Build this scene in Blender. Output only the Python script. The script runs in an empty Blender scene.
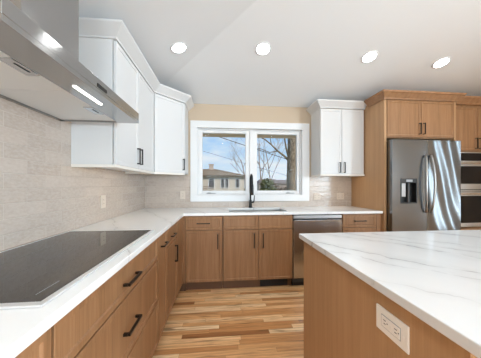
import bpy, bmesh, math, random
from mathutils import Vector, Matrix
random.seed(7)
R = math.radians
C = bpy.context.scene.collection
scn = bpy.context.scene

# ------------------------------------------------------------------ camera
XL, YD, SL = -1.061, 3.111, 0.27          # left wall, window wall, ceiling slope
cam = bpy.data.cameras.new('camera'); camo = bpy.data.objects.new('camera', cam); C.objects.link(camo)
camo.location = (0, 0, 1.2336); camo.rotation_euler = (R(90), 0, -0.0928)
cam.sensor_width = 36; cam.lens = 213.98 / 481 * 36; cam.shift_y = 0.01278
cam.clip_start = 0.02; cam.clip_end = 300
scn.camera = camo

# ------------------------------------------------------------------ node helpers
class NT:
    def __init__(s, name, world=False):
        if world:
            s.m = bpy.data.worlds.new(name)
        else:
            s.m = bpy.data.materials.new(name)
        s.m.use_nodes = True
        s.t = s.m.node_tree; s.t.nodes.clear()
    def n(s, typ, props=None, **inp):
        nd = s.t.nodes.new(typ)
        for k, v in (props or {}).items(): setattr(nd, k, v)
        for k, v in inp.items(): s.set(nd, k, v)
        return nd
    def set(s, nd, k, v):
        key = int(k[1:]) if (k[0] == 'i' and k[1:].isdigit()) else k.replace('_', ' ')
        sock = nd.inputs[key]
        if isinstance(v, bpy.types.NodeSocket): s.t.links.new(v, sock)
        elif isinstance(v, bpy.types.Node): s.t.links.new(v.outputs[0], sock)
        else:
            if hasattr(sock.default_value, '__len__') and not isinstance(v, str):
                v = list(v)
                if len(sock.default_value) == 4 and len(v) == 3: v = v + [1]
            sock.default_value = v
    def math(s, op, a, b=0.0, clamp=False):
        return s.n('ShaderNodeMath', {'operation': op, 'use_clamp': clamp}, i0=a, i1=b).outputs[0]
    def ramp(s, fac, stops, interp='LINEAR'):
        nd = s.n('ShaderNodeValToRGB', None, i0=fac)
        cr = nd.color_ramp; cr.interpolation = interp
        while len(cr.elements) < len(stops): cr.elements.new(0.5)
        for e, (p, c) in zip(cr.elements, stops):
            e.position = p; e.color = list(c) + [1] if len(c) == 3 else c
        return nd.outputs[0]
    def mix(s, fac, a, b, blend='MIX'):
        nd = s.n('ShaderNodeMix', {'data_type': 'RGBA', 'blend_type': blend})
        s.set(nd, 'i0', fac); s.set(nd, 'i6', a); s.set(nd, 'i7', b)
        return nd.outputs[2]
    def noise(s, vec, scale, detail=3, rough=0.5, dist=0.0):
        return s.n('ShaderNodeTexNoise', None, Vector=vec, Scale=scale, Detail=detail, Roughness=rough, Distortion=dist).outputs[0]
    def mapping(s, vec, loc=(0,0,0), rot=(0,0,0), scale=(1,1,1)):
        return s.n('ShaderNodeMapping', None, Vector=vec, Location=loc, Rotation=rot, Scale=scale).outputs[0]
    def bump(s, h, strength, dist=0.01):
        return s.n('ShaderNodeBump', None, Height=h, Strength=strength, Distance=dist).outputs[0]
    def coord(s, name='Object'):
        return s.n('ShaderNodeTexCoord').outputs[name]
    def objrand(s):
        return s.n('ShaderNodeObjectInfo').outputs['Random']
    def out(s, shader):
        if isinstance(shader, bpy.types.Node): shader = shader.outputs[0]
        o = s.n('ShaderNodeOutputMaterial'); s.t.links.new(shader, o.inputs[0]); return s.m
    def pbr(s, **kw):
        return s.out(s.n('ShaderNodeBsdfPrincipled', None, **kw))

# ------------------------------------------------------------------ world, sun, fill lamps, exposure
w = NT('sky_world', world=True)
wc = w.n('ShaderNodeTexCoord').outputs['Generated']
wz = w.n('ShaderNodeSeparateXYZ', None, i0=wc).outputs[2]
skyc = w.ramp(wz, [(0.0, (.78, .86, .93)), (0.08, (.62, .79, .95)), (0.25, (.33, .60, .93)), (1.0, (.12, .32, .75))])
cl = w.noise(w.mapping(wc, loc=(.3, .1, 0), scale=(2.2, 2.2, 7)), 1.7, 5, .55)
clf = w.ramp(cl, [(0.46, (0, 0, 0)), (0.66, (1, 1, 1))])
skyc = w.mix(w.math('MULTIPLY', clf, .75), skyc, (.88, .92, .96))
bg = w.n('ShaderNodeBackground', None, Color=skyc, Strength=1.15)
wo = w.n('ShaderNodeOutputWorld'); w.t.links.new(bg.outputs[0], wo.inputs[0])
scn.world = w.m

sun = bpy.data.lights.new('sun', 'SUN'); suno = bpy.data.objects.new('sun', sun); C.objects.link(suno)
sun.energy = 4.2; sun.angle = R(2); sun.color = (1, .94, .84)
suno.rotation_euler = (R(54), 0, R(42))

def area(name, loc, rot, sx, sy, power, color=(1, 1, 1)):
    l = bpy.data.lights.new(name, 'AREA'); o = bpy.data.objects.new(name, l); C.objects.link(o)
    l.shape = 'RECTANGLE'; l.size = sx; l.size_y = sy; l.energy = power; l.color = color
    o.location = loc; o.rotation_euler = rot
    return o
# fill lamps added outside two unseen openings behind the camera, tilted up
area('fill_rear_door', (0.2, -4.35, 0.95), (R(100), 0, 0), 1.9, 2.0, 105, (.69, .87, 1))
area('fill_rear_side', (2.9, -4.2, 1.4), (R(98), 0, 0), 1.6, 1.3, 45, (.69, .87, 1))
# fill lamps added outside unseen openings in the right wall
area('fill_right', (4.62, -2.5, 1.5), (R(100), 0, R(90)), 1.8, 1.3, 560, (.69, .87, 1))
area('fill_fridge_streak', (4.50, 1.0, 1.3), (R(92), 0, R(90)), .30, 1.8, 22, (.69, .87, 1))  # added so the right refrigerator door reflects bright streaks

scn.view_settings.view_transform = 'Standard'; scn.view_settings.look = 'None'
scn.view_settings.gamma = 1.0; scn.view_settings.use_curve_mapping = False
scn.view_settings.exposure = -0.24
scn.cycles.use_denoising = True
scn.cycles.max_bounces = 10; scn.cycles.diffuse_bounces = 6; scn.cycles.glossy_bounces = 5
scn.cycles.transparent_max_bounces = 12
scn.cycles.caustics_reflective = False; scn.cycles.caustics_refractive = False
scn.cycles.sample_clamp_indirect = 6.0

# ------------------------------------------------------------------ materials
def plain(name, col, rough=.5, metal=0.0, spec=.5, bump=None):
    t = NT(name); kw = dict(Base_Color=col, Roughness=rough, Metallic=metal, Specular_IOR_Level=spec)
    if bump: kw['Normal'] = t.bump(t.noise(t.coord(), bump[0], 3), bump[1], .002)
    return t.pbr(**kw)

def wood_mat(name, dark, mid, light, scale=1.0):
    t = NT(name); c = t.coord(); rnd = t.objrand()
    off = t.n('ShaderNodeCombineXYZ', None, i0=t.math('MULTIPLY', rnd, 7), i1=t.math('MULTIPLY', rnd, 3), i2=t.math('MULTIPLY', rnd, 5))
    v = t.n('ShaderNodeVectorMath', {'operation': 'ADD'}, i0=c, i1=off.outputs[0]).outputs[0]
    fine = t.noise(t.mapping(v, scale=(190 * scale, 190 * scale, 5)), 1.0, 3, .6)
    broad = t.noise(t.mapping(v, scale=(24 * scale, 24 * scale, .9)), 1.0, 2, .5)
    f = t.math('ADD', t.math('MULTIPLY', fine, .5), t.math('MULTIPLY', broad, .5))
    col = t.ramp(f, [(.30, dark), (.5, mid), (.70, light)])
    tone = t.math('ADD', t.math('MULTIPLY', rnd, .10), .95)
    hsv = t.n('ShaderNodeHueSaturation', None, Value=tone, Color=col).outputs[0]
    return t.pbr(Base_Color=hsv, Roughness=.42, Specular_IOR_Level=.35, Normal=t.bump(fine, .06, .002))

WOOD = wood_mat('stained_oak', (.225, .116, .052), (.305, .160, .076), (.38, .210, .106))
WOOD_LIT = wood_mat('stained_oak_lit', (.385, .222, .112), (.435, .257, .133), (.485, .295, .157))  # same oak, colour raised in place of side light missing on the panels
WHITE = plain('white_cabinet_paint', (.68, .68, .68), .38, 0, .4, (300, .02))
TRIM = plain('white_trim_paint', (.78, .785, .79), .35)
LEDGE = plain('white_shade_paint', (.80, .76, .70), .4)
WALLB = plain('beige_wall_paint', (.58, .465, .345), .75, 0, .3, (260, .05))
CEILM = plain('ceiling_paint', (.77, .785, .80), .85, 0, .2, (220, .05))
BLACK = plain('black_metal', (.012, .012, .013), .35, .3)
OVENG = plain('oven_glass', (.006, .006, .007), .05, 0, .35)
BRONZE = plain('dark_bronze', (.022, .015, .011), .34, .6)
BLACKP = plain('black_plastic', (.01, .01, .01), .5)
BGLASS = plain('black_glass', (.006, .006, .007), .035, 0, 1.0)
DARKCASE = plain('dark_grey_case', (.04, .04, .042), .5)
PLATE = plain('ivory_plastic', (.62, .54, .46), .4)
PLATEW = plain('white_plastic', (.86, .83, .78), .35)
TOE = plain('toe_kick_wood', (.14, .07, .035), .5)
SEALANT = plain('grey_mark', (.35, .36, .38), .5)

def steel(name, col, rough, axis_scale, wave=0.0, aniso=0.0):
    t = NT(name); c = t.coord()
    br = t.noise(t.mapping(c, scale=axis_scale), 1.0, 2, .6)
    rr = t.math('ADD', t.math('MULTIPLY', br, .12), rough - .06)
    kw = dict(Base_Color=col, Metallic=1.0, Roughness=rr)
    b = t.bump(br, .004 if aniso else .02, .001)
    if wave:
        wv = t.n('ShaderNodeTexWave', {'wave_type': 'BANDS', 'bands_direction': 'X'}, Vector=t.mapping(c, rot=(0, R(28), 0), scale=(1, 1, .6)), Scale=1.5, Distortion=2.6, Detail=1.0, Detail_Scale=1.0).outputs[1]
        b2 = t.n('ShaderNodeBump', None, Height=wv, Strength=wave, Distance=.05, Normal=b)
        b = b2.outputs[0]
    kw['Normal'] = b
    if aniso:
        kw['Anisotropic'] = aniso; kw['Anisotropic_Rotation'] = .25
        kw['Tangent'] = t.n('ShaderNodeTangent', {'direction_type': 'RADIAL', 'axis': 'Z'}).outputs[0]
    return t.pbr(**kw)
STEEL = steel('brushed_steel', (.60, .595, .585), .30, (2, 2, 220))
STEELH = steel('hood_steel', (.40, .398, .394), .13, (220, 3, 220), 0, .8)
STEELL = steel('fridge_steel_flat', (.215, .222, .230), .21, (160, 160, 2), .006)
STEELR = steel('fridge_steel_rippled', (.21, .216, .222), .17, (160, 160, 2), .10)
STEELD = steel('dishwasher_steel', (.60, .615, .63), .22, (220, 220, 2), .05)
FILTER = plain('painted_filter_steel', (.80, .815, .82), .45, .2)
SATIN = plain('satin_steel', (.84, .85, .86), .3, .7)
HANDS = plain('fridge_handle_steel', (.36, .355, .35), .28, 1.0)
CHROME = plain('bright_steel', (.75, .75, .74), .18, 1.0)

def quartz(name, veins, ang, k=1.0):
    """veins: (offset across the vein direction, half width, strength)"""
    t = NT(name); c = t.coord()
    n1 = t.math('MULTIPLY', t.math('SUBTRACT', t.noise(c, 3.2, 4, .6), .5), .17)
    n2 = t.math('MULTIPLY', t.math('SUBTRACT', t.noise(c, 14, 3, .6), .5), .030)
    sp = t.n('ShaderNodeSeparateXYZ', None, i0=c)
    tt = t.math('ADD', t.math('MULTIPLY', sp.outputs[0], math.cos(ang)), t.math('MULTIPLY', sp.outputs[1], math.sin(ang)))
    tt = t.math('ADD', tt, t.math('ADD', n1, n2))
    along = t.noise(t.mapping(c, scale=(1, 1, 1)), 7.5, 3, .6)
    brk = t.ramp(along, [(.36, (.15, .15, .15)), (.62, (1, 1, 1))])
    soft = t.ramp(t.noise(c, 2.3, 3), [(.45, (0, 0, 0)), (.75, (1, 1, 1))])
    col = t.mix(t.math('MULTIPLY', soft, .35), (.76 * k, .77 * k, .775 * k), (.67 * k, .678 * k, .685 * k))
    for off, wd, st in veins:
        d = t.math('ABSOLUTE', t.math('SUBTRACT', tt, off))
        core = t.ramp(t.math('DIVIDE', d, wd), [(0, (1, 1, 1)), (.35, (.45, .45, .45)), (1, (0, 0, 0))])
        halo = t.ramp(t.math('DIVIDE', d, wd * 7), [(0, (.22, .22, .22)), (1, (0, 0, 0))])
        f = t.math('MULTIPLY', t.math('MULTIPLY', t.math('MAXIMUM', core, halo), brk), min(1, st * 1.5))
        col = t.mix(f, col, (.21, .21, .22))
    return t.pbr(Base_Color=col, Roughness=.15, Specular_IOR_Level=.45)
QUARTZ = quartz('veined_quartz', [(o, .008, q) for o, q in ((-1.9, .35), (-1.55, .5), (-1.2, .4), (-.72, .5), (-.45, .3), (.1, .45), (.5, .4), (1.0, .5), (1.35, .4), (1.8, .45), (2.3, .5), (2.6, .4), (3.1, .5))], R(28), 1.10)
QUARTZI = quartz('veined_quartz_island', [(1.155, .011, .95), (1.06, .008, .6), (1.42, .010, .7), (1.52, .008, .55), (1.64, .012, .5), (1.95, .010, .7), (.86, .006, .3), (.55, .008, .6), (2.3, .01, .6)], math.atan2(.67, .74), .93)

def tile_mat(name, ax):
    t = NT(name); c = t.coord(); sx = t.n('ShaderNodeSeparateXYZ', None, i0=c)
    u = sx.outputs[ax]; z = sx.outputs[2]
    wob = t.noise(c, 5.5, 2)
    v = t.n('ShaderNodeCombineXYZ', None, i0=u, i1=t.math('ADD', z, t.math('MULTIPLY', wob, .006))).outputs[0]
    br = t.n('ShaderNodeTexBrick', {'offset': .5}, Vector=v, Color1=(0, 0, 0), Color2=(1, 1, 1), Mortar=(.5, .5, .5),
             Scale=1.0, Mortar_Size=.0022, Mortar_Smooth=.3, Bias=0.0, Brick_Width=.255, Row_Height=.0762)
    tone = t.ramp(br.outputs[0], [(0, (.44, .362, .308)), (.5, (.48, .40, .34)), (1, (.525, .44, .378))])
    mot = t.noise(t.mapping(c, scale=(1, 1, 2.2)), 34, 4, .65)
    col = t.mix(t.ramp(mot, [(.38, (0, 0, 0)), (.68, (.5, .5, .5))]), tone, (.60, .53, .468))
    col = t.mix(t.math('MULTIPLY', br.outputs[1], .8), col, (.61, .54, .475))
    und = t.noise(c, 26, 2, .5)
    h = t.math('SUBTRACT', t.math('MULTIPLY', und, .55), t.math('MULTIPLY', br.outputs[1], .3))
    h = t.math('ADD', h, t.math('MULTIPLY', br.outputs[0], .10))
    return t.pbr(Base_Color=col, Roughness=.20, Specular_IOR_Level=.5, Normal=t.bump(h, .9, .008))
TILEL = tile_mat('glazed_tile_side', 1)
TILEB = tile_mat('glazed_tile_back', 0)

def floor_mat():
    t = NT('oak_strip_floor'); c = t.coord(); s = t.n('ShaderNodeSeparateXYZ', None, i0=c)
    W, LN = .050, .72
    yr = t.math('DIVIDE', s.outputs[1], W); row = t.math('FLOOR', yr)
    wn = t.n('ShaderNodeTexWhiteNoise', {'noise_dimensions': '1D'}, W=row)
    xo = t.math('ADD', t.math('DIVIDE', s.outputs[0], LN), t.math('MULTIPLY', wn.outputs[0], 13.7))
    colr = t.math('FLOOR', xo)
    idv = t.n('ShaderNodeCombineXYZ', None, i0=row, i1=colr).outputs[0]
    pr = t.n('ShaderNodeTexWhiteNoise', {'noise_dimensions': '2D'}, Vector=idv).outputs[0]
    tone = t.ramp(pr, [(0, (.36, .15, .055)), (.09, (.62, .30, .115)), (.42, (.84, .48, .215)), (.72, (.95, .61, .31)), (1, (.97, .72, .43))])
    shift = t.n('ShaderNodeCombineXYZ', None, i0=t.math('MULTIPLY', pr, 9), i1=t.math('MULTIPLY', pr, 31)).outputs[0]
    v = t.n('ShaderNodeVectorMath', {'operation': 'ADD'}, i0=c, i1=shift).outputs[0]
    g = t.noise(t.mapping(v, scale=(3.2, 70, 1)), 1.0, 4, .6, .8)
    g2 = t.noise(t.mapping(v, scale=(1.3, 17, 1)), 1.0, 3, .55, 1.5)
    col = t.mix(t.ramp(g, [(.42, (0, 0, 0)), (.75, (.7, .7, .7))]), tone, (.30, .125, .045))
    col = t.mix(t.ramp(g2, [(.58, (0, 0, 0)), (.70, (.7, .7, .7))]), col, (.19, .085, .033))
    fy = t.math('FRACT', yr); ey = t.math('MINIMUM', fy, t.math('SUBTRACT', 1, fy))
    fx = t.math('FRACT', xo); ex = t.math('MULTIPLY', t.math('MINIMUM', fx, t.math('SUBTRACT', 1, fx)), LN / W)
    gap = t.ramp(t.math('MINIMUM', ey, ex), [(0, (1, 1, 1)), (.025, (0, 0, 0))])
    col = t.mix(t.math('MULTIPLY', gap, .8), col, (.12, .05, .02))
    return t.pbr(Base_Color=col, Roughness=.33, Specular_IOR_Level=.45, Normal=t.bump(t.math('SUBTRACT', t.math('MULTIPLY', g, .15), gap), .15, .003))
FLOORM = floor_mat()

def emit(name, col, st):
    t = NT(name); return t.out(t.n('ShaderNodeEmission', None, Color=col, Strength=st))
LAMP = emit('lamp_diffuser', (.97, .985, 1), 30)
LAMP_FILL = emit('lamp_diffuser_fill', (.93, .97, 1), 135)  # stronger glow for the added, unseen ceiling lamps
LEDW = emit('led_warm', (1, .78, .52), 15)
LEDH = emit('led_hood', (1, .97, .92), 9)

def glass_mat():
    t = NT('window_glass')
    lw = t.n('ShaderNodeFresnel', None, IOR=1.16)
    mx = t.n('ShaderNodeMixShader', None, i0=lw, i1=t.n('ShaderNodeBsdfTransparent').outputs[0],
             i2=t.n('ShaderNodeBsdfGlossy', None, Roughness=.02).outputs[0])
    return t.out(mx)
GLASS = glass_mat()

def noisy(name, a, b, scale, sc3=(1, 1, 1), rough=.9):
    t = NT(name); f = t.noise(t.mapping(t.coord(), scale=sc3), scale, 4, .6)
    return t.pbr(Base_Color=t.ramp(f, [(.35, a), (.65, b)]), Roughness=rough, Specular_IOR_Level=.1, Normal=t.bump(f, .5, .02))
BARK = noisy('tree_bark', (.09, .07, .045), (.30, .24, .17), 5, (4, 4, 1.2))
TWIG = noisy('bare_twigs', (.26, .22, .20), (.42, .36, .33), 5)
LAWN = noisy('winter_lawn', (.18, .17, .07), (.30, .27, .12), 3)
SHINGLE = noisy('roof_shingles', (.19, .14, .09), (.28, .21, .14), 5, (1, 1, 3))
BRICKW = noisy('pale_brick', (.46, .40, .33), (.60, .53, .45), 9, (1, 1, 3))
BRICKC = noisy('chimney_brick', (.36, .29, .24), (.58, .50, .43), 8)
PANE = plain('dark_window_pane', (.09, .085, .085), .5, 0, .2)
FARW = plain('pale_siding', (.50, .42, .36), .8)
FARR = plain('grey_roof', (.20, .16, .14), .9)
EVER = noisy('evergreen_leaves', (.07, .085, .03), (.20, .20, .09), 14)
CABLE = plain('cable_black', (.05, .05, .055), .6)
def soffit_mat():
    t = NT('soffit_boards'); s = t.n('ShaderNodeSeparateXYZ', None, i0=t.coord())
    f = t.math('FRACT', t.math('MULTIPLY', s.outputs[1], 11))
    return t.pbr(Base_Color=t.ramp(f, [(0, (.35, .24, .12)), (.12, (.66, .5, .3)), (.5, (.80, .64, .42)), (1, (.72, .55, .34))]), Roughness=.8)
SOFFIT = soffit_mat()

# ------------------------------------------------------------------ mesh helpers
def empty(name, loc, rotz=0, label=None, cat=None, group=None):
    o = bpy.data.objects.new(name, None); C.objects.link(o)
    o.location = loc; o.rotation_euler = (0, 0, rotz); o.empty_display_size = .1
    if label: tag(o, label, cat, group)
    return o
def tag(o, label=None, cat=None, group=None, kind=None):
    if label: o['label'] = label
    if cat: o['category'] = cat
    if group: o['group'] = group
    if kind: o['kind'] = kind
    return o
class MB:
    def __init__(s): s.b = bmesh.new()
    def box(s, x0, x1, y0, y1, z0, z1, bev=0.0):
        x0, x1 = min(x0, x1), max(x0, x1); y0, y1 = min(y0, y1), max(y0, y1); z0, z1 = min(z0, z1), max(z0, z1)
        r = bmesh.ops.create_cube(s.b, size=1.0)
        for v in r['verts']:
            v.co = Vector((x0 + (v.co.x + .5) * (x1 - x0), y0 + (v.co.y + .5) * (y1 - y0), z0 + (v.co.z + .5) * (z1 - z0)))
        if bev:
            es = list({e for v in r['verts'] for e in v.link_edges})
            bmesh.ops.bevel(s.b, geom=es, offset=bev, segments=2, affect='EDGES', profile=.5)
        return s
    def prism(s, pts, z0, z1):
        """pts: xy polygon (ccw); z0,z1 number or per-point list"""
        n = len(pts); zz0 = z0 if hasattr(z0, '__len__') else [z0] * n; zz1 = z1 if hasattr(z1, '__len__') else [z1] * n
        a = [s.b.verts.new((p[0], p[1], q)) for p, q in zip(pts, zz0)]
        c = [s.b.verts.new((p[0], p[1], q)) for p, q in zip(pts, zz1)]
        s.b.faces.new(a[::-1]); s.b.faces.new(c)
        for i in range(n): s.b.faces.new((a[i], a[(i + 1) % n], c[(i + 1) % n], c[i]))
        return s
    def tube(s, pts, radii, seg=10, caps=True):
        pts = [Vector(p) for p in pts]
        if not hasattr(radii, '__len__'): radii = [radii] * len(pts)
        rings = []; up = None
        for i, p in enumerate(pts):
            d = (pts[min(i + 1, len(pts) - 1)] - pts[max(i - 1, 0)]).normalized()
            if up is None: up = Vector((0, 0, 1)) if abs(d.z) < .9 else Vector((1, 0, 0))
            x = d.cross(up).normalized(); up = x.cross(d).normalized()
            rings.append([s.b.verts.new(p + (x * math.cos(2 * math.pi * k / seg) + up * math.sin(2 * math.pi * k / seg)) * radii[i]) for k in range(seg)])
        for a, c in zip(rings, rings[1:]):
            for k in range(seg): s.b.faces.new((a[k], a[(k + 1) % seg], c[(k + 1) % seg], c[k]))
        if caps: s.b.faces.new(rings[0][::-1]); s.b.faces.new(rings[-1])
        return s
    def lathe(s, prof, seg=32, axis_loc=(0, 0, 0), mat=None):
        """prof: (r,z) list, closed with caps where r==0"""
        M = mat or Matrix.Identity(4); o = Vector(axis_loc); rings = []
        for r, z in prof:
            if r < 1e-6: rings.append([s.b.verts.new(o + M @ Vector((0, 0, z)))])
            else: rings.append([s.b.verts.new(o + M @ Vector((r * math.cos(2 * math.pi * k / seg), r * math.sin(2 * math.pi * k / seg), z))) for k in range(seg)])
        for a, c in zip(rings, rings[1:]):
            for k in range(seg):
                f = [a[k % len(a)], a[(k + 1) % len(a)], c[(k + 1) % len(c)], c[k % len(c)]]
                u = []
                for v in f:
                    if v not in u: u.append(v)
                if len(u) > 2: s.b.faces.new(u)
        return s
    def front(s, x0, x1, z0, z1, y, th=.019, border=.026, rec=.006, ch=.005):
        """slim shaker front facing -y: outer frame, chamfer, recessed panel"""
        def ring(ix, yy): return [s.b.verts.new(q) for q in ((x0 + ix, yy, z0 + ix), (x1 - ix, yy, z0 + ix), (x1 - ix, yy, z1 - ix), (x0 + ix, yy, z1 - ix))]
        R0 = ring(0, y + th); R1 = ring(0, y + .0015); R2 = ring(.0015, y)
        rs = [R0, R1, R2]
        if rec:
            rs += [ring(border, y), ring(border + ch, y + rec)]
        s.b.faces.new(R0)
        for a, c in zip(rs, rs[1:]):
            for k in range(4): s.b.faces.new((a[k], a[(k + 1) % 4], c[(k + 1) % 4], c[k]))
        s.b.faces.new(rs[-1][::-1])
        return s
    def sweep(s, path, prof):
        """path: xy polyline, outward = right side; prof: closed (offset,z) polygon"""
        P = [Vector(p) for p in path]; N = []
        for a, c in zip(P, P[1:]):
            d = (c - a).normalized(); N.append(Vector((d.y, -d.x)))
        def off(i, o):
            if i == 0: return P[0] + N[0] * o
            if i == len(P) - 1: return P[-1] + N[-1] * o
            b = (N[i - 1] + N[i]).normalized(); return P[i] + b * (o / b.dot(N[i]))
        rings = []
        for i in range(len(P)):
            rings.append([s.b.verts.new((*off(i, o), z)) for o, z in prof])
        n = len(prof)
        for a, c in zip(rings, rings[1:]):
            for k in range(n): s.b.faces.new((a[k], c[k], c[(k + 1) % n], a[(k + 1) % n]))
        s.b.faces.new(rings[0]); s.b.faces.new(rings[-1][::-1])
        return s
    def build(s, name, mat, parent=None, origin=(0, 0, 0), smooth=False):
        bmesh.ops.recalc_face_normals(s.b, faces=s.b.faces)
        o = Vector(origin)
        if o.length: bmesh.ops.translate(s.b, verts=s.b.verts, vec=-o)
        me = bpy.data.meshes.new(name); s.b.to_mesh(me); s.b.free()
        if smooth:
            for p in me.polygons: p.use_smooth = True
        ob = bpy.data.objects.new(name, me); C.objects.link(ob); me.materials.append(mat)
        if parent: ob.parent = parent
        else: ob.location = o
        return ob
def P(name, mat, parent, *boxes, bev=0.0, smooth=False):
    m = MB()
    for b in boxes: m.box(*b, bev=bev)
    return m.build(name, mat, parent, smooth=smooth)
def struct(name, mat, *boxes, parent=None, origin=(0, 0, 0)):
    m = MB()
    for b in boxes: m.box(*b)
    o = m.build(name, mat, parent, origin=origin)
    if not parent: o['kind'] = 'structure'
    return o
def copy_tree(o, parent=None):
    c = o.copy(); C.objects.link(c)
    if parent: c.parent = parent
    for ch in list(o.children): copy_tree(ch, c)
    return c

# ------------------------------------------------------------------ room shell
XR, YF, FT = 4.30, -3.80, .12
struct('floor', FLOORM, (XL - .1, XR + .1, YF - .1, YD + .1, -.08, 0))
ceil = MB()
def cz(x, y): return 2.4 + SL * min(x - XL, YD - y, 2.2222)
a_, b_, c_ = (XL, YF), (XL, YD), (XR, YD); p_, q_, r_, s_ = (1.1612, .8888), (1.1612, YF), (XR, .8888), (XR, YF)
for poly in ((a_, q_, p_, b_), (b_, p_, r_, c_), (q_, s_, r_, p_)):
    ceil.b.faces.new([ceil.b.verts.new((x, y, cz(x, y))) for x, y in poly])
bmesh.ops.remove_doubles(ceil.b, verts=ceil.b.verts, dist=1e-4)
ex = bmesh.ops.extrude_face_region(ceil.b, geom=ceil.b.faces[:])
for v in ex['geom']:
    if isinstance(v, bmesh.types.BMVert): v.co.z += .12
tag(ceil.build('ceiling', CEILM), kind='structure')
struct('wall_left', WALLB, (XL - FT, XL, YF - FT, YD + FT, 0, 2.6))
WX0, WX1, WZ0, WZ1 = -.333, 1.212, 1.09, 2.058
struct('wall_back', WALLB, (XL, WX0, YD, YD + .15, 0, 2.6), (WX1, XR, YD, YD + .15, 0, 2.6),
       (WX0, WX1, YD, YD + .15, 0, WZ0), (WX0, WX1, YD, YD + .15, WZ1, 2.6))
struct('wall_right', WALLB, (XR, XR + FT, YF, -3.4, 0, 3.1), (XR, XR + FT, -1.6, .84, 0, 3.1), (XR, XR + FT, 1.16, YD + FT, 0, 3.1), (XR, XR + FT, -3.4, -1.6, 0, .9), (XR, XR + FT, -3.4, -1.6, 2.2, 3.1), (XR, XR + FT, .84, 1.16, 0, .35), (XR, XR + FT, .84, 1.16, 2.25, 3.1))
struct('wall_front', WALLB, (XL, -.7, YF - FT, YF, 0, 3.1), (1.1, 2.1, YF - FT, YF, 0, 3.1), (3.7, XR, YF - FT, YF, 0, 3.1),
       (-.7, 1.1, YF - FT, YF, 2.2, 3.1), (2.1, 3.7, YF - FT, YF, 0, .8), (2.1, 3.7, YF - FT, YF, 2.2, 3.1))
# unseen openings, added to let the fill lamps in
def plainwin(name, axis, lo, hi, z0, z1, pos, nm):
    m = MB(); f = .05
    def bx(u0, u1, za, zb):
        if axis == 'x': m.box(u0, u1, pos, pos + .06, za, zb)
        else: m.box(pos, pos + .06, u0, u1, za, zb)
    bx(lo, hi, z0, z0 + f); bx(lo, hi, z1 - f, z1); bx(lo, lo + f, z0 + f, z1 - f); bx(hi - f, hi, z0 + f, z1 - f)
    mid = (lo + hi) / 2; bx(mid - .035, mid + .035, z0 + f, z1 - f)
    return tag(m.build(name, TRIM), kind='structure')
plainwin('added_door_1', 'x', -.7, 1.1, 0, 2.2, YF - .08, 'added_patio')
plainwin('added_window_2', 'x', 2.1, 3.7, .8, 2.2, YF - .08, 'side')
plainwin('added_window_3', 'y', -3.4, -1.6, .9, 2.2, XR + .03, 'right')
tag(MB().box(XR + .03, XR + .06, .84, .86, .35, 2.25).box(XR + .03, XR + .06, 1.14, 1.16, .35, 2.25).build('added_slit_window', TRIM), kind='structure')  # unseen slit, added for the streaks on the right refrigerator door
# tile backsplash
TT = .006
struct('wall_left_tile', TILEL, (XL, XL + TT, -.6, YD - TT, .914, 2.398))
struct('wall_back_tile', TILEB, (XL + TT, -.4285, YD - TT, YD, .914, 1.372), (-.4285, 1.3235, YD - TT, YD, .914, .9975), (1.3235, 1.994, YD - TT, YD, .914, 1.372))

# ------------------------------------------------------------------ window over the sink
win = MB(); f = .018
win.box(WX0, WX1, YD + .02, YD + .12, WZ0, WZ0 + f); win.box(WX0, WX1, YD + .02, YD + .12, WZ1 - f, WZ1)
win.box(WX0, WX0 + f, YD + .02, YD + .12, WZ0 + f, WZ1 - f); win.box(WX1 - f, WX1, YD + .02, YD + .12, WZ0 + f, WZ1 - f)
win = tag(win.build('window_1', TRIM), kind='structure')
m = MB(); CO = (-.428, 1.323, .998, 2.155); cw = .094
m.box(CO[0], CO[1], YD - .02, YD + .02, CO[3] - .097, CO[3], .003); m.box(CO[0], CO[1], YD - .02, YD + .02, CO[2], CO[2] + .092, .003)
m.box(CO[0], WX0 + .001, YD - .02, YD + .02, CO[2] + .092, CO[3] - .097, .003); m.box(WX1 - .001, CO[1], YD - .02, YD + .02, CO[2] + .092, CO[3] - .097, .003)
m.build('window_casing', TRIM, win)
P('mullion', TRIM, win, (.427, .485, YD + .022, YD + .115, WZ0 + f, WZ1 - f), bev=.003)
for (x0, x1, g0, g1, hx) in ((-.314, .426, -.263, .369, -.19), (.486, 1.193, .542, 1.149, .985)):
    z0, z1, g2, g3 = WZ0 + f + .001, WZ1 - f - .001, 1.152, 1.995
    s = P('window_sash', TRIM, win, (x0, g0, YD + .035, YD + .085, z0, z1), (g1, x1, YD + .035, YD + .085, z0, z1),
          (g0, g1, YD + .035, YD + .085, z0, g2), (g0, g1, YD + .035, YD + .085, g3, z1), bev=.004)
    P('glass_pane', GLASS, s, (g0 - .003, g1 + .003, YD + .058, YD + .063, g2 - .003, g3 + .003))
    h = MB().box(hx - .01, hx + .12, YD + .021, YD + .034, WZ0 + f, WZ0 + f + .012, .004); h.box(hx, hx + .05, YD + .012, YD + .03, WZ0 + f + .002, WZ0 + f + .02, .005)
    tag(h.build('crank_handle', SEALANT, s), 'grey folding crank handle')

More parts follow.
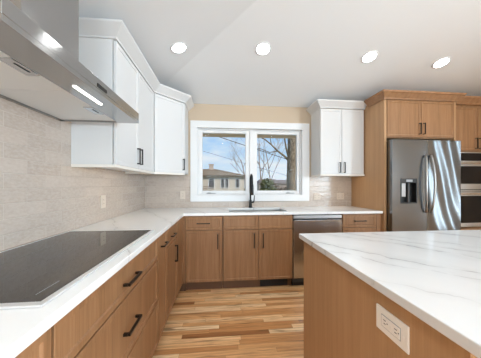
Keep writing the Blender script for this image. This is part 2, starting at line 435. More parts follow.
# ------------------------------------------------------------------ builders for cabinets (local: front faces -y, x to the right)
def pull(parent, x, z, length, yface, vert, mat, out=.032, t=.010):
    m = MB(); h = length / 2; yb = yface - out
    if vert:
        m.box(x - t / 2, x + t / 2, yb, yb + t, z - h, z + h, .0015)
        for q in (-1, 1): m.box(x - t / 2, x + t / 2, yb + t, yface, z + q * h - (t if q > 0 else 0), z + q * h + (0 if q > 0 else t))
    else:
        m.box(x - h, x + h, yb, yb + t, z - t / 2, z + t / 2, .0015)
        for q in (-1, 1): m.box(x + q * h - (t if q > 0 else 0), x + q * h + (0 if q > 0 else t), yb + t, yface, z - t / 2, z + t / 2)
    return m.build('handle', mat, parent)
def front(name, parent, x0, x1, z0, z1, y, mat, border=.026, rec=.006):
    g = .001 if mat == WOOD else 0
    return MB().front(x0 + g, x1 - g, z0 + g, z1 - g, y, border=border, rec=rec).build(name, mat, parent)

DEP = .6232       # door face in front of the wall
def base_cab(name, loc, rotz, w, label, group=None, cat='cabinet', toe=True, hollow=False):
    t = empty(name, loc, rotz, label, cat, group)
    if hollow:
        P('cabinet_body', WOOD, t, (.001, .019, -DEP + .021, -.008, .114, .883), (w - .019, w - .001, -DEP + .021, -.008, .114, .883), (.019, w - .019, -DEP + .021, -.008, .114, .132),
          (.019, w - .019, -.02, -.008, .132, .883), (.019, w - .019, -DEP + .021, -DEP + .039, .132, .883))
    else:
        P('cabinet_body', WOOD, t, (.001, w - .001, -DEP + .021, -.008, .114, .883))
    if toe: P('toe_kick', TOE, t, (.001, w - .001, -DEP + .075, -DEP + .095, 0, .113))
    return t
ZB, ZT, ZS = .118, .872, .712
yf = -DEP
BG = 'oak base cabinets along the left wall'; BB = 'oak base cabinets along the window wall'
rl = R(90)
# left run: local x = world Y
c = base_cab('base_cabinet', (XL, -.32, 0), rl, .923, 'oak base cabinet nearest the camera, left of the wide drawers below the cooktop', BG)
front('door', c, .004, .459, ZB, ZT, yf, WOOD); front('door', c, .463, .921, ZB, ZT, yf, WOOD)
c = base_cab('drawer_cabinet', (XL, .605, 0), rl, .947, 'wide oak drawer cabinet directly below the black cooktop', BG)
for z0, z1 in ((.714, ZT), (.420, .708), (ZB, .414)):
    d = front('drawer', c, .004, .943, z0, z1, yf, WOOD)
    pull(d, .480, .780 if z0 > .7 else (.555 if z0 > .4 else .27), .150, yf, False, BRONZE, t=.012)
c = base_cab('pull_out_cabinet', (XL, 1.552, 0), rl, .259, 'narrow oak pull-out cabinet between the wide drawers and the corner door unit', BG)
d = front('pull_out_front', c, .004, .255, ZB, ZT, yf, WOOD)
pull(d, .13, .782, .13, yf, False, BRONZE)
c = base_cab('base_cabinet', (XL, 1.811, 0), rl, .377, 'oak one-drawer one-door cabinet, last on the left run before the corner', BG)
d = front('drawer', c, .004, .373, ZS + .005, ZT, yf, WOOD); pull(d, .185, .782, .13, yf, False, BRONZE)
d = front('door', c, .004, .373, ZB, ZS, yf, WOOD); pull(d, .30, .578, .16, yf, True, BRONZE, t=.013)
# inside corner
c = empty('corner_base_cabinet', (XL, YD, 0), 0, 'plain oak corner cabinet with filler strips at the inside corner of the counter', 'cabinet')
P('cabinet_body', WOOD, c, (.008, .6, -.921, -.008, .114, .883))
P('filler_strip', WOOD, c, (.602, .6285, -.921, -.6302, .114, .883)); P('filler_strip', WOOD, c, (.602, .657, -.6298, -.604, .114, .883))
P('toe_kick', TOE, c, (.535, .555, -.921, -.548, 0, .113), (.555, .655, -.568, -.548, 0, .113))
# back run: local x = world X - ox
def back(name, x0, x1, label, **k): return base_cab(name, (x0, YD, 0), 0, x1 - x0, label, BB, **k)
c = back('base_cabinet', -.404, .024, 'oak cabinet with one drawer over one door, left of the sink base under the window')
d = front('drawer', c, .003, .422, ZS + .005, ZT, yf, WOOD); pull(d, .208, .795, .15, yf, False, BRONZE)
d = front('door', c, .003, .422, ZB, ZS, yf, WOOD); pull(d, .372, .585, .17, yf, True, BRONZE)
c = back('sink_base_cabinet', .026, .861, 'double door oak sink base below the faucet and window', hollow=True)
for (x0, x1, hx) in ((.006, .416, .365), (.420, .831, .471)):
    front('false_drawer_front', c, x0, x1, ZS + .005, ZT, yf, WOOD)
    d = front('door', c, x0, x1, ZB, ZS, yf, WOOD); pull(d, hx, .585, .17, yf, True, BRONZE)
m = MB().box(.45, .79, yf + .066, yf + .0745, .012, .098, .002)
for k in range(5): m.box(.46, .78, yf + .062, yf + .066, .022 + k * .015, .028 + k * .015)
tag(m.build('toe_kick_vent', BLACKP, c), 'black vent grille in toe kick')
c = back('drawer_cabinet', 1.484, 1.932, 'narrow oak drawer cabinet between the dishwasher and the refrigerator panel')
for z0, z1, hz in ((ZS + .005, ZT, .795), (.42, .711, .59), (ZB, .414, .30)):
    d = front('drawer', c, .004, .444, z0, z1, yf, WOOD); pull(d, .222, hz, .15, yf, False, BRONZE)
tag(MB().box(1.933, 1.9935, YD - .621, YD - .604, .005, .883).build('filler_panel', WOOD), 'narrow oak filler strip between the last drawers and the tall refrigerator panel', 'panel')

# dishwasher
dw = empty('dishwasher', (.863, YD, 0), 0, 'stainless steel dishwasher between the sink base and narrow drawers', 'dishwasher')
P('tub_body', DARKCASE, dw, (.004, .616, -.595, -.02, .06, .87))
P('door_panel', STEELD, dw, (.006, .613, -.628, -.598, .118, .806), bev=.004)
P('control_panel', STEEL, dw, (.006, .613, -.624, -.598, .832, .870), bev=.003)
P('handle_recess', BLACKP, dw, (.012, .607, -.605, -.597, .807, .831))
P('handle', CHROME, dw, (.012, .607, -.636, -.6285, .796, .815), bev=.003)
P('toe_kick', BLACKP, dw, (.006, .613, -.56, -.54, .004, .115))

# countertop: L shape with the sink cut out
def slab(xs, ys, keep, z0, z1, bev):
    m = MB(); vs = {}
    def v(i, j):
        if (i, j) not in vs: vs[i, j] = m.b.verts.new((xs[i], ys[j], z0))
        return vs[i, j]
    for i in range(len(xs) - 1):
        for j in range(len(ys) - 1):
            if keep((xs[i] + xs[i + 1]) / 2, (ys[j] + ys[j + 1]) / 2): m.b.faces.new((v(i, j), v(i + 1, j), v(i + 1, j + 1), v(i, j + 1)))
    e = bmesh.ops.extrude_face_region(m.b, geom=m.b.faces[:])
    for q in e['geom']:
        if isinstance(q, bmesh.types.BMVert): q.co.z = z1
    bmesh.ops.recalc_face_normals(m.b, faces=m.b.faces)
    es = [ed for ed in m.b.edges if len(ed.link_faces) == 2 and ed.calc_face_angle(0) > 1]
    bmesh.ops.bevel(m.b, geom=es, offset=bev, segments=2, affect='EDGES', profile=.5)
    return m
CF = YD - .648; CX = XL + .648
SK = (.10, .83, 2.575, 2.945)
m = slab([XL + TT + .001, CX, SK[0], SK[1], 1.9935], [-.33, CF, SK[2], SK[3], YD - TT - .001],
         lambda x, y: (x < CX or y > CF) and not (SK[0] < x < SK[1] and SK[2] < y < SK[3]), .884, .914, .003)
tag(m.build('countertop', QUARTZ), 'white veined L-shaped quartz countertop along the left and window walls', 'countertop')
# sink
m = MB(); sx0, sx1, sy0, sy1 = SK[0] - .006, SK[1] + .006, SK[2] - .006, SK[3] + .006
m.box(sx0, sx1, sy0 - .012, sy0, .68, .883).box(sx0, sx1, sy1, sy1 + .012, .68, .883)
m.box(sx0 - .012, sx0, sy0 - .012, sy1 + .012, .68, .883).box(sx1, sx1 + .012, sy0 - .012, sy1 + .012, .68, .883)
m.box(sx0 - .012, sx1 + .012, sy0 - .012, sy1 + .012, .67, .68)
sk = tag(m.build('sink', STEEL, origin=(.465, 2.76, .67)), 'undermount steel sink set in the counter below the window', 'sink')
MB().lathe([(0, .0105), (.045, .0105), (.05, .016), (.055, .016), (.058, .0105)], 24).build('drain', CHROME, sk)
# faucet
fx, fy = .425, 3.03
fa = empty('faucet', (fx, fy, .914), 0, 'tall black gooseneck faucet behind the sink', 'faucet')
MB().lathe([(0, 0), (.028, 0), (.028, .012), (.022, .02), (.019, .10), (.017, .11), (0, .11)], 20).build('faucet_base', BLACK, fa, smooth=True)
pts = [(0, 0, .10), (0, 0, .38)] + [(0, -.085 + .085 * math.cos(R(a)), .38 + .085 * math.sin(R(a))) for a in range(15, 181, 15)] + [(0, -.17, .33)]
MB().tube(pts, .0125, 12).build('spout', BLACK, fa, smooth=True)
MB().lathe([(0, 0), (.019, 0), (.021, .01), (.019, .12), (.015, .15), (0, .15)], 18, (0, -.17, .185)).build('spray_head', BLACK, fa, smooth=True)
MB().tube([(.015, 0, .075), (.045, 0, .078), (.05, -.005, .09), (.055, -.02, .175)], [.012, .012, .008, .006], 10).build('lever', BLACK, fa, smooth=True)

# cooktop
ck = empty('cooktop', (-.745, 1.083, .9145), 0, 'black glass electric cooktop with steel trim set on the left counter', 'cooktop')
hx, hy = .281, .480
P('trim_frame', SATIN, ck, (-hx, hx, -hy, -hy + .020, 0, .007), (-hx, hx, hy - .010, hy, 0, .007), (-hx, -hx + .008, -hy + .020, hy - .01, 0, .007), (hx - .018, hx, -hy + .020, hy - .01, 0, .007), bev=.0015)
P('glass_surface', BGLASS, ck, (-hx + .0085, hx - .0185, -hy + .0205, hy - .0105, 0, .0055))
P('control_marking', SEALANT, ck, (.218, .2195, -.42, -.33, .0056, .0059))

# range hood
hd = empty('range_hood', (XL + TT + .001, 1.06, 1.655), 0, 'stainless steel chimney range hood over the cooktop', 'range hood')
D0, W2, FH = .498, .46, .068        # depth, half width, fascia height
m = MB(); m.box(0, D0, -W2, W2, .018, FH, .002)
m.box(D0 - .132, D0, -W2, W2, 0, .018); m.box(0, .012, -W2, W2, 0, .018); m.box(.012, D0 - .132, -W2, -W2 + .012, 0, .018); m.box(.012, D0 - .132, W2 - .012, W2, 0, .018)
m.build('canopy', STEELH, hd)
for s in (-1, 1):
    y0, y1 = (-W2 + .013, -.012) if s < 0 else (-.009, W2 - .013)
    fl = P('filter_panel', FILTER, hd, (.014, D0 - .134, y0, y1, .009, .0175), bev=.001)
    yc = -.21 if s < 0 else .25
    P('filter_handle', STEELD, fl, (.300, .350, yc - .06, yc + .06, .006, .0088), bev=.001)
    P('filter_slot', BLACKP, fl, (.33, .338, yc - .03, yc + .03, .005, .0059))
P('light_strip', LEDH, hd, (D0 - .070, D0 - .058, -.09, .118, -.003, -.0002))
P('control_display', BLACK, hd, (D0 + .0003, D0 + .002, -.034, .044, .026, .042))
m = MB().prism([(0, -.155), (.283, -.155), (.283, .185), (0, .185)], FH + .001, [SL * .001 + .738, SL * .284 + .738, SL * .284 + .738, SL * .001 + .738])
m.build('chimney_cover', STEELH, hd)

# ------------------------------------------------------------------ white upper cabinets
UZ0, UZ1 = 1.372, 2.372
ux = .311     # depth to the door face
UG = 'white upper cabinets'
def upper_parts(t, w, doors, hz=1.49):
    P('cabinet_body', WHITE, t, (.001, w, -ux + .026, -.008, UZ0 + .012, 2.2845))
    P('light_rail', LEDGE, t, (.001, w, -ux + .003, -ux + .021, UZ0 - .010, UZ0 + .011), (.001, .019, -ux + .022, -.008, UZ0 - .010, UZ0 + .011), (w - .018, w, -ux + .022, -.008, UZ0 - .010, UZ0 + .011))
    for x0, x1, hx in doors:
        d = front('door', t, x0, x1, UZ0 + .012, 2.277, -ux, WHITE, .028, .005); pull(d, hx, hz, .145, -ux, True, BLACK, .03, .011)
t = empty('upper_cabinet', (XL, 1.617, 0), rl, 'white two-door upper cabinet on the left wall beside the range hood', 'cabinet', UG)
upper_parts(t, .883, ((.006, .425, .398), (.431, .877, .458)), 1.495)
t = empty('corner_upper_cabinet', (XL, YD, 0), 0, 'white diagonal corner upper cabinet left of the window', 'cabinet', UG)
MB().prism([(.008, -.6085), (.2905, -.6085), (.6025, -.2975), (.6025, -.008), (.008, -.008)], UZ0 + .012, 2.2845).build('cabinet_body', WHITE, t)
dg = math.hypot(.30, .30)
dm = MB().front(.008, dg - .008, UZ0 + .012, 2.277, 0, border=.028, rec=.005)
MB().prism([(.2985, -.6065), (.3085, -.6085), (.6025, -.3145), (.6025, -.2945)], UZ0 - .010, UZ0 + .0115).build('light_rail', LEDGE, t)
rot = Matrix.Translation((.311, -.611, 0)) @ Matrix.Rotation(R(45), 4, 'Z')
bmesh.ops.transform(dm.b, matrix=rot, verts=dm.b.verts)
d = dm.build('door', WHITE, t)
hm = MB(); hh = .072; hx_ = dg - .034
hm.box(hx_ - .0055, hx_ + .0055, -.03, -.019, 1.495 - hh, 1.495 + hh, .0015)
for q in (-1, 1): hm.box(hx_ - .0055, hx_ + .0055, -.019, 0, 1.495 + q * hh - (.011 if q > 0 else 0), 1.495 + q * hh + (0 if q > 0 else .011))
bmesh.ops.transform(hm.b, matrix=rot, verts=hm.b.verts); hm.build('handle', BLACK, d)
t = empty('upper_cabinet', (1.352, YD, 0), 0, 'white two-door upper cabinet between the window and the refrigerator', 'cabinet', UG)
upper_parts(t, .641, ((.005, .304, .277), (.310, .628, .343)), 1.475)
CP = [(-.016, 2.2855), (.006, 2.2855), (.008, 2.298), (.072, 2.358), (.074, 2.362), (.074, 2.373), (-.016, 2.373)]
PX, PY = XL + ux, 1.617
m = MB().sweep([(XL + TT + .001, PY), (PX, PY), (PX, 2.50), (PX + .30, 2.80), (PX + .30, YD - .001)], [(max(o, .001) if 0 else o, z) for o, z in CP])
tag(m.build('crown_molding', WHITE), 'white crown molding along the top of the left upper cabinets', 'molding')
m = MB().sweep([(1.352, YD - .001), (1.352, YD - ux), (1.994, YD - ux)], CP)
tag(m.build('crown_molding', WHITE), 'white crown molding on the upper cabinet right of the window', 'molding')
# under cabinet lights
def led(name, loc, rz, ln, label):
    t = empty(name, loc, rz, label, 'light')
    P('housing', TRIM, t, (-ln / 2, ln / 2, -.012, .012, -.006, 0)); P('diffuser', LEDW, t, (-ln / 2 + .01, ln / 2 - .01, -.009, .009, -.0085, -.0062))
led('under_cabinet_light', (1.66, YD - ux + .045, UZ0 + .0115), 0, .54, 'warm light strip under the white cabinet right of the window')
led('under_cabinet_light', (XL + ux - .042, 2.06, UZ0 + .0115), rl, .76, 'warm light strip under the white cabinet on the left wall')

# ------------------------------------------------------------------ refrigerator wall
FYF = 2.441
t = empty('refrigerator_cabinet', (1.995, YD, 0), 0, 'tall oak surround with two doors above the refrigerator', 'cabinet')
yy = FYF - YD
P('side_panel', WOOD_LIT, t, (0, .030, yy + .004, -.008, 0, 2.372)); P('side_panel', WOOD_LIT, t, (.950, .968, yy + .004, -.008, 0, 2.372))
P('cabinet_body', WOOD, t, (.0305, .9495, yy + .021, -.008, 1.815, 2.372))
for x0, x1, hx in ((.036, .488, .462), (.492, .946, .518)):
    d = front('door', t, x0, x1, 1.828, 2.283, yy, WOOD); pull(d, hx, 1.933, .14, yy, True, BRONZE)
t = empty('oven_cabinet', (2.9645, YD, 0), 0, 'tall oak wall oven cabinet right of the refrigerator', 'cabinet')
oy = 2.515 - YD
P('cabinet_body', WOOD, t, (0, .8, oy + .021, -.008, 0, 1.675 - 1.0), (0, .018, oy + .021, -.008, .676, 2.372), (.782, .8, oy + .021, -.008, .676, 2.372), (.018, .782, oy + .021, -.008, 1.672, 2.372))
for x0, x1, hx in ((.018, .398, .372), (.402, .782, .428)):
    d = front('door', t, x0, x1, 1.685, 2.255, oy, WOOD); pull(d, hx, 1.78, .14, oy, True, BRONZE)
d = front('drawer', t, .018, .782, .13, .665, oy, WOOD); pull(d, .4, .58, .2, oy, False, BRONZE)
m = MB().sweep([(1.995, YD - ux - .079), (1.995, FYF), (2.963, FYF), (2.963, 2.515), (3.7645, 2.515), (3.7645, YD - .001)],
               [(.001, 2.2855), (.012, 2.2855), (.016, 2.30), (.055, 2.345), (.066, 2.352), (.068, 2.373), (.001, 2.373)])
tag(m.build('crown_molding', WOOD), 'oak crown molding wrapping the refrigerator and oven cabinets', 'molding')

# double wall oven
ov = empty('wall_oven', (2.985, 2.50, .69), 0, 'stainless double wall oven with black glass doors right of the refrigerator', 'oven')
P('oven_body', DARKCASE, ov, (.006, .754, .04, .56, -.008, .978))
def oz(y_px): return 1.2336 + (185.1 - y_px) * (3.185 * .0928 + 2.49 * .9957) / 213.98 - .69
P('trim_frame', STEEL, ov, (0, .012, 0, .035, 0, .975), (.748, .76, 0, .035, 0, .975), (.012, .748, 0, .035, .962, .975), (.012, .748, 0, .035, .465, .48))
P('control_panel', OVENG, ov, (.0125, .7475, .004, .035, .865, .9615))
up = P('upper_door', STEEL, ov, (.014, .746, -.012, .035, .49, .86), bev=.003)
P('window_pane', OVENG, up, (.03, .73, -.0145, -.0125, .56, .79))
m = MB().tube([(.04, -.05, .825), (.72, -.05, .825)], .011, 12); m.box(.06, .08, -.045, -.0125, .815, .835); m.box(.68, .70, -.045, -.0125, .815, .835); m.build('handle', CHROME, up)
lo = P('lower_door', STEEL, ov, (.014, .746, -.012, .035, .004, .46), bev=.003)
P('window_pane', OVENG, lo, (.02, .74, -.0145, -.0125, .055, .405))
m = MB().tube([(.04, -.05, .432), (.72, -.05, .432)], .011, 12); m.box(.06, .08, -.045, -.0125, .422, .442); m.box(.68, .70, -.045, -.0125, .422, .442); m.build('handle', CHROME, lo)

# refrigerator
fr = empty('refrigerator', (2.032, 2.365, 0), 0, 'stainless side-by-side refrigerator with water dispenser in the oak surround', 'refrigerator')
P('case', DARKCASE, fr, (.008, .900, .082, .70, .02, 1.765))
P('base_grille', BLACKP, fr, (.02, .89, .03, .08, .0, .055))
dz0, dz1 = (.983, 1.022, 1.313), None
X0, X1, Z0, Z1 = .107, .320, 1.015, 1.313
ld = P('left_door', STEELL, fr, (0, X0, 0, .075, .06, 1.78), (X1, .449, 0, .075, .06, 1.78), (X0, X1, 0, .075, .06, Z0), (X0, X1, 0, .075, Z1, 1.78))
ds = P('dispenser', BLACKP, ld, (X0, X1, .055, .07, Z0, Z1), (X0, X0 + .012, -.003, .055, Z0, Z1), (X1 - .012, X1, -.003, .055, Z0, Z1), (X0 + .012, X1 - .012, -.003, .055, Z1 - .05, Z1), (X0 + .012, X1 - .012, -.003, .055, Z0, Z0 + .012))
tag(P('display', SEALANT, ds, (X0 + .07, X0 + .15, -.005, -.0032, Z1 - .04, Z1 - .012)), 'grey display')
tag(P('paddle', plain('grey_paddle', (.42, .42, .42), .4, .3), ds, (X0 + .022, X0 + .085, .02, .04, Z0 + .08, Z1 - .058), bev=.004), 'light grey paddle')
tag(P('nozzle', DARKCASE, ds, (X0 + .105, X0 + .13, .012, .04, Z0 + .014, Z1 - .052), bev=.004), 'dark grey chute')
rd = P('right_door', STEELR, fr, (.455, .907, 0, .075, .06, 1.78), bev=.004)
for par, x, sgn in ((ld, .420, -1), (rd, .490, 1)):
    pts = []
    for k in range(17):
        u = k / 16; b = math.sin(math.pi * u)
        pts.append((x + sgn * .020 * b, -.012 - .032 * math.sqrt(b), .905 + u * .69))
    MB().tube(pts, [.010 + .003 * math.sin(math.pi * k / 16) for k in range(17)], 12).build('handle', HANDS, par, smooth=True)

# ------------------------------------------------------------------ island
IX0, IX1, IY0, IY1 = .563, 2.25, .42, 1.364
t = empty('kitchen_island', (IX0, IY1, 0), 0, 'oak island base at lower right with an outlet on its side', 'island')
P('cabinet_body', WOOD_LIT, t, (.001, IX1 - IX0, IY0 - IY1 + .32, -.02, .10, .883)); P('end_panel', WOOD_LIT, t, (-.018, 0, IY0 - IY1, 0, 0, .883))
P('corner_stile', WOOD_LIT, t, (.0005, .05, -.0195, 0, 0, .883))
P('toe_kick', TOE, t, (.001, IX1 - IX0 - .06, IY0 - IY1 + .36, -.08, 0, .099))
m = slab([.516, 2.28], [.08, 1.374], lambda x, y: True, .884, .914, .003)
tag(m.build('island_countertop', QUARTZI), 'white quartz slab with grey veins on top of the island', 'countertop')

# ------------------------------------------------------------------ outlets: local plate faces -y
def outlet(name, loc, rz, w, h, label, mat, kind, group=None):
    t = empty(name, loc, rz, label, 'outlet', group)
    P('cover_plate', mat, t, (-w / 2, w / 2, -.006, -.0003, -h / 2, h / 2), bev=.0018)
    if kind == 'horizontal':
        P('receptacle_gap', SEALANT, t, (-.0385, .0385, -.0066, -.0061, -.0198, .0198))
        rc = P('receptacle', mat, t, (-.036, .036, -.0085, -.0062, -.0175, .0175), bev=.001)
        for sx in (-1, 1):
            P('slot', BLACKP, rc, (sx * .022 - .005, sx * .022 + .005, -.0089, -.0086, .005, .0075)); P('slot', BLACKP, rc, (sx * .022 - .004, sx * .022 + .004, -.0089, -.0086, -.006, -.0035))
            P('slot', BLACKP, rc, (sx * .022 + .009, sx * .022 + .0125, -.0089, -.0086, -.001, .0025))
        P('test_button', mat, rc, (-.006, -.001, -.0095, -.0086, -.007, .007)); P('test_button', mat, rc, (.001, .006, -.0095, -.0086, -.007, .007))
        for sx in (-1, 1): MB().lathe([(0, 0), (.003, 0), (.003, .001), (0, .001)], 10, (sx * .049, -.0062, 0), Matrix.Rotation(R(90), 4, 'X')).build('screw', mat, t)
    else:
        for gx in ([0] if w < .09 else [-w / 4, w / 4]):
            r = P('receptacle', mat, t, (gx - .016, gx + .016, -.0085, -.0062, -.032, .032), bev=.001)
            for zz in (-.016, .016):
                P('slot', BLACKP, r, (gx - .007, gx - .0045, -.0089, -.0086, zz - .004, zz + .005)); P('slot', BLACKP, r, (gx + .0045, gx + .007, -.0089, -.0086, zz - .004, zz + .005))
outlet('wall_outlet', (IX0 - .018, .634, .783), R(-90), .128, .080, 'large ivory horizontal outlet on the side of the island', PLATEW, 'horizontal')
outlet('wall_outlet', (XL + TT, 2.03, 1.085), rl, .085, .115, 'beige outlet on the tiled left wall above the counter', PLATE, 'v')
outlet('wall_outlet', (-.535, YD - TT, 1.095), 0, .072, .115, 'beige outlet on the tile just left of the window', PLATE, 'v')
outlet('wall_outlet', (1.445, YD - TT, 1.062), 0, .110, .098, 'beige double outlet on the tile next to the right window edge', PLATE, 'v')
outlet('wall_outlet', (1.815, YD - TT, 1.066), 0, .115, .098, 'beige double outlet on the tile nearest the refrigerator panel', PLATE, 'v')

# ------------------------------------------------------------------ recessed ceiling lights
def can(x, y, label, mat=LAMP):
    left = (x - XL) < (YD - y) and (x - XL) < 2.222
    n = Vector((-SL, 0, 1)) if left else (Vector((0, SL, 1)) if YD - y < 2.222 else Vector((0, 0, 1)))
    n.normalize(); M = Vector((0, 0, 1)).rotation_difference(n).to_matrix().to_4x4()
    z = cz(x, y)
    t = empty('recessed_light', (x, y, z), 0, label, 'ceiling light', 'recessed ceiling lights')
    MB().lathe([(.066, -.001), (.085, -.001), (.085, -.004), (.078, -.007), (.066, -.005)], 40, (0, 0, 0), M).build('trim_ring', TRIM, t, smooth=True)
    MB().lathe([(0, -.0035), (.066, -.0035), (.066, -.0015), (0, -.0015)], 40, (0, 0, 0), M).build('diffuser', mat, t)
can(-.405, 2.14, 'round recessed ceiling light nearest the left upper cabinets'); can(.44, 2.19, 'round recessed ceiling light second from left, above the window')
can(1.63, 2.21, 'round recessed ceiling light third from left, above the right upper cabinet'); can(2.52, 2.23, 'round recessed ceiling light farthest right, above the refrigerator')

for x, y, lab in ((-.35, .55, 'added unseen recessed fill light above the cooktop aisle'), (.55, .45, 'added unseen recessed fill light above the aisle beside the island'), (1.5, .45, 'added unseen recessed fill light above the middle of the island'), (2.5, .45, 'added unseen recessed fill light above the far end of the island'),
                  (.1, -1.3, 'added unseen recessed fill light behind the camera on the left'), (1.8, -1.3, 'added unseen recessed fill light behind the camera on the right')):
    can(x, y, lab, LAMP_FILL)  # unseen lamps added to brighten the floor and counters

# ------------------------------------------------------------------ outside
GZ = -.55
struct('ground', LAWN, (-60, 80, YD + .16, 120, GZ - .2, GZ))
struct('added_patio', plain('bounce_concrete', (.62, .58, .52), .9), (-6, 9, YD + .152, 7.2, GZ - .1, GZ + .03))  # pale slab added below view to bounce sun up onto the eave
struct('roof_eave', SOFFIT, (-2.5, 3.5, YD + .151, 3.85, 2.094, 2.20), origin=(0, 3.4, 2.1))
nh = empty('neighbor_house', (0, 25, GZ), 0, 'single storey brick house with brown hip roof seen through the left pane', 'house')
P('wall', BRICKW, nh, (-12, 2.75, 0, 8, 0, 2.92))
ez, rz_ = 2.90, 3.86
m = MB(); vs = [m.b.verts.new(v) for v in ((-12.6, -.3, ez), (3.15, -.3, ez), (3.15, 8.6, ez), (-12.6, 8.6, ez), (-8.5, 4, rz_), (-.75, 4, rz_ + .1))]
for q in ((0, 1, 5, 4), (1, 2, 5), (2, 3, 4, 5), (3, 0, 4), (3, 2, 1, 0)): m.b.faces.new([vs[i] for i in q])
m.build('roof', SHINGLE, nh)
P('gutter', plain('gutter_brown', (.13, .10, .07), .6), nh, (-12.6, 3.15, -.38, -.3, ez - .10, ez + .04))
P('chimney', BRICKC, nh, (-1.5, -.95, 3.2, 3.9, 3.2, 4.45), (-1.56, -.89, 3.14, 3.96, 4.45, 4.55))
for x0, x1 in ((-1.35, -.75), (.05, .42), (.55, .9), (1.75, 2.2)):
    wf = P('window', TRIM, nh, (x0 - .06, x1 + .06, -.05, 0, 1.45, 2.6)); P('pane', PANE, wf, (x0, x1, -.07, -.051, 1.5, 2.55))
P('porch_rail', plain('porch_brown', (.17, .11, .07), .7), nh, *[(-2.6, -.9, -1.2, -1.14, .9 + k * .22, .98 + k * .22) for k in range(4)])

def bare_tree(name, base, height, r0, seed, label, mat, depth=4, spread=.5, lean=(0, 0), nb=3, first=.3, group='bare winter trees'):
    rnd = random.Random(seed); m = MB()
    def grow(p, d, ln, r, lev):
        n = 4; pts = [p]; rad = [r]; q = p.copy(); dd = d.copy()
        for i in range(n):
            dd = (dd + Vector((rnd.uniform(-1, 1), rnd.uniform(-1, 1), rnd.uniform(-.5, .8))) * .13).normalized()
            q = q + dd * ln / n; pts.append(q.copy()); rad.append(max(r * (1 - .62 * (i + 1) / n), .004))
        m.tube(pts, rad, 8 if lev == 0 else (5 if lev < 2 else 3), caps=lev < 2)
        if lev >= depth: return
        for k in range(nb + (1 if lev == 0 else 0)):
            u = first + (1 - first) * (k + rnd.random()) / (nb + (1 if lev == 0 else 0)); j = min(int(u * n), n - 1)
            pt = pts[j].lerp(pts[j + 1], u * n - j); az = rnd.uniform(0, 6.28)
            sd = Vector((math.cos(az), math.sin(az), 0)); nd = (dd * (1 - spread) + sd * spread + Vector((0, 0, .35))).normalized()
            grow(pt, nd, ln * rnd.uniform(.45, .68), rad[j] * .58, lev + 1)
    grow(Vector((0, 0, 0)), Vector((lean[0], lean[1], 1)).normalized(), height * .62, r0, 0)
    o = m.build(name, mat, smooth=True); o.location = base
    return tag(o, label, 'tree', group)
bare_tree('bare_tree', (4.05, 34, GZ), 9.8, .15, 3, 'fine bare tree rising behind the right end of the brick house', TWIG, 5, .55)
bare_tree('bare_tree', (3.45, 18, GZ), 8.5, .085, 11, 'slender bare tree at the left edge of the right pane', TWIG, 5, .5)
bare_tree('bare_tree', (6.2, 24, GZ), 9, .10, 21, 'leaning bare tree in the middle of the right pane', TWIG, 5, .5, (-.15, 0))
# the near trunk with two limbs
m = MB()
tx, ty = 2.70, 8.0
m.tube([(0, 0, 0), (.02, 0, .9), (-.01, 0, 2.0), (.03, 0, 3.2), (.02, 0, 5.2), (.1, 0, 7.5)], [.25, .185, .17, .165, .15, .11], 14)
m.tube([(-.08, 0, 2.72), (-.25, .05, 2.90), (-.50, .1, 3.10), (-.75, .1, 3.34), (-1.0, .05, 3.52), (-1.5, 0, 3.75)], [.055, .04, .032, .028, .022, .012], 8)
m.tube([(-.10, 0, 2.85), (-.20, 0, 3.2), (-.28, 0, 3.7), (-.25, 0, 5.0)], [.045, .035, .028, .02], 8)
m.tube([(-.50, .1, 3.10), (-.8, .2, 3.06), (-1.2, .15, 3.2), (-1.5, .15, 3.2)], [.022, .016, .012, .006], 6)
m.tube([(-.75, .1, 3.34), (-.8, .1, 3.6), (-.95, .1, 4.0)], [.02, .014, .008], 6)
m.tube([(.1, 0, 2.9), (.3, .1, 3.3), (.45, .1, 3.9)], [.04, .03, .02], 6)
o = m.build('tree_trunk', BARK, smooth=True); o.location = (tx, ty, GZ)
tag(o, 'thick brown tree trunk standing close outside the right pane', 'tree')
def shrub(base, rx, rz, seed, label, mat=None, group=None):
    rnd = random.Random(seed); m = MB()
    for k in range(420):
        a, e = rnd.uniform(0, 6.28), math.asin(rnd.uniform(-.2, 1)); q = rnd.uniform(.55, 1)
        p = Vector((rx * q * math.cos(a) * math.cos(e), rx * q * math.sin(a) * math.cos(e), rz * (.35 + .65 * q * math.sin(e))))
        n = Vector((rnd.gauss(0, 1), rnd.gauss(0, 1), rnd.gauss(0, 1))).normalized(); x = n.orthogonal().normalized() * .13; y = n.cross(x)
        m.b.faces.new([m.b.verts.new(p + v) for v in (x, y, -x, -y)])
    bmesh.ops.recalc_face_normals(m.b, faces=m.b.faces)
    o = m.build('shrub', mat or EVER); o.location = base; tag(o, label, 'shrub', group)
shrub((3.55, 16, GZ), .75, 2.3, 5, 'olive green shrub at the lower left of the right pane')
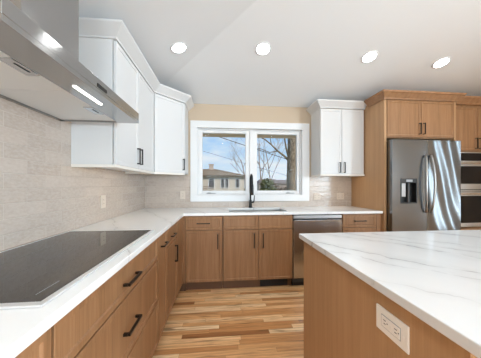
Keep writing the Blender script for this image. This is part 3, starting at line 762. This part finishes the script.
BRUSH = noisy('brown_brush', (.14, .10, .07), (.30, .23, .17), 9)
for q, (x, y, rx, rz, lab) in enumerate(((6.6, 27, 1.3, 2.0, 'low brown bush left of the pale distant house'), (9.6, 30, 1.5, 1.75, 'low brown bush in front of the pale distant house'),
                               (12.2, 31, 1.4, 2.3, 'brown bush just left of the thick tree trunk'), (15.2, 33, 1.6, 2.2, 'brown bush just right of the thick tree trunk'))):
    shrub((x, y, GZ), rx, rz, 40 + q, lab, BRUSH, 'brown winter bushes')
for i, (x, y, wd, lab) in enumerate(((9.4, 40, 4.2, 'low pale house far behind the bare trees in the right pane'), (15.2, 46, 5.5, 'pale house partly hidden by the thick tree trunk'))):
    h = empty('distant_house', (x, y, GZ), 0, lab, 'house')
    P('wall', FARW, h, (-wd / 2, wd / 2, 0, 5, 0, 2.1))
    m = MB(); vs = [m.b.verts.new(v) for v in ((-wd / 2 - .3, -.4, 2.1), (wd / 2 + .3, -.4, 2.1), (wd / 2 + .3, 5.4, 2.1), (-wd / 2 - .3, 5.4, 2.1), (-wd / 2 + .6, 2.5, 3.0), (wd / 2 - .6, 2.5, 3.0))]
    for q in ((0, 1, 5, 4), (1, 2, 5), (2, 3, 4, 5), (3, 0, 4), (3, 2, 1, 0)): m.b.faces.new([vs[k] for k in q])
    m.build('roof', FARR, h)
    for k in range(3): P('window', PANE, h, (-wd / 2 + .5 + k * wd * .3, -wd / 2 + 1.1 + k * wd * .3, -.03, 0, 1.0, 1.7))
def wire(p0, p1, r, sag, label):
    p0, p1 = Vector(p0), Vector(p1); pts = []
    for k in range(25):
        u = k / 24; q = p0.lerp(p1, u); q.z -= sag * 4 * u * (1 - u); pts.append(q)
    o = MB().tube([q - p0 for q in pts], r, 6).build('utility_wire', CABLE); o.location = p0; tag(o, label, 'wire', 'overhead wires')
wire((-4, 11, 4.945), (7, 11, 1.52), .017, .02, 'upper dark overhead wire crossing both window panes')
wire((-4, 14, 4.256), (9, 14, .60), .010, .02, 'lower thin overhead wire crossing the left pane')
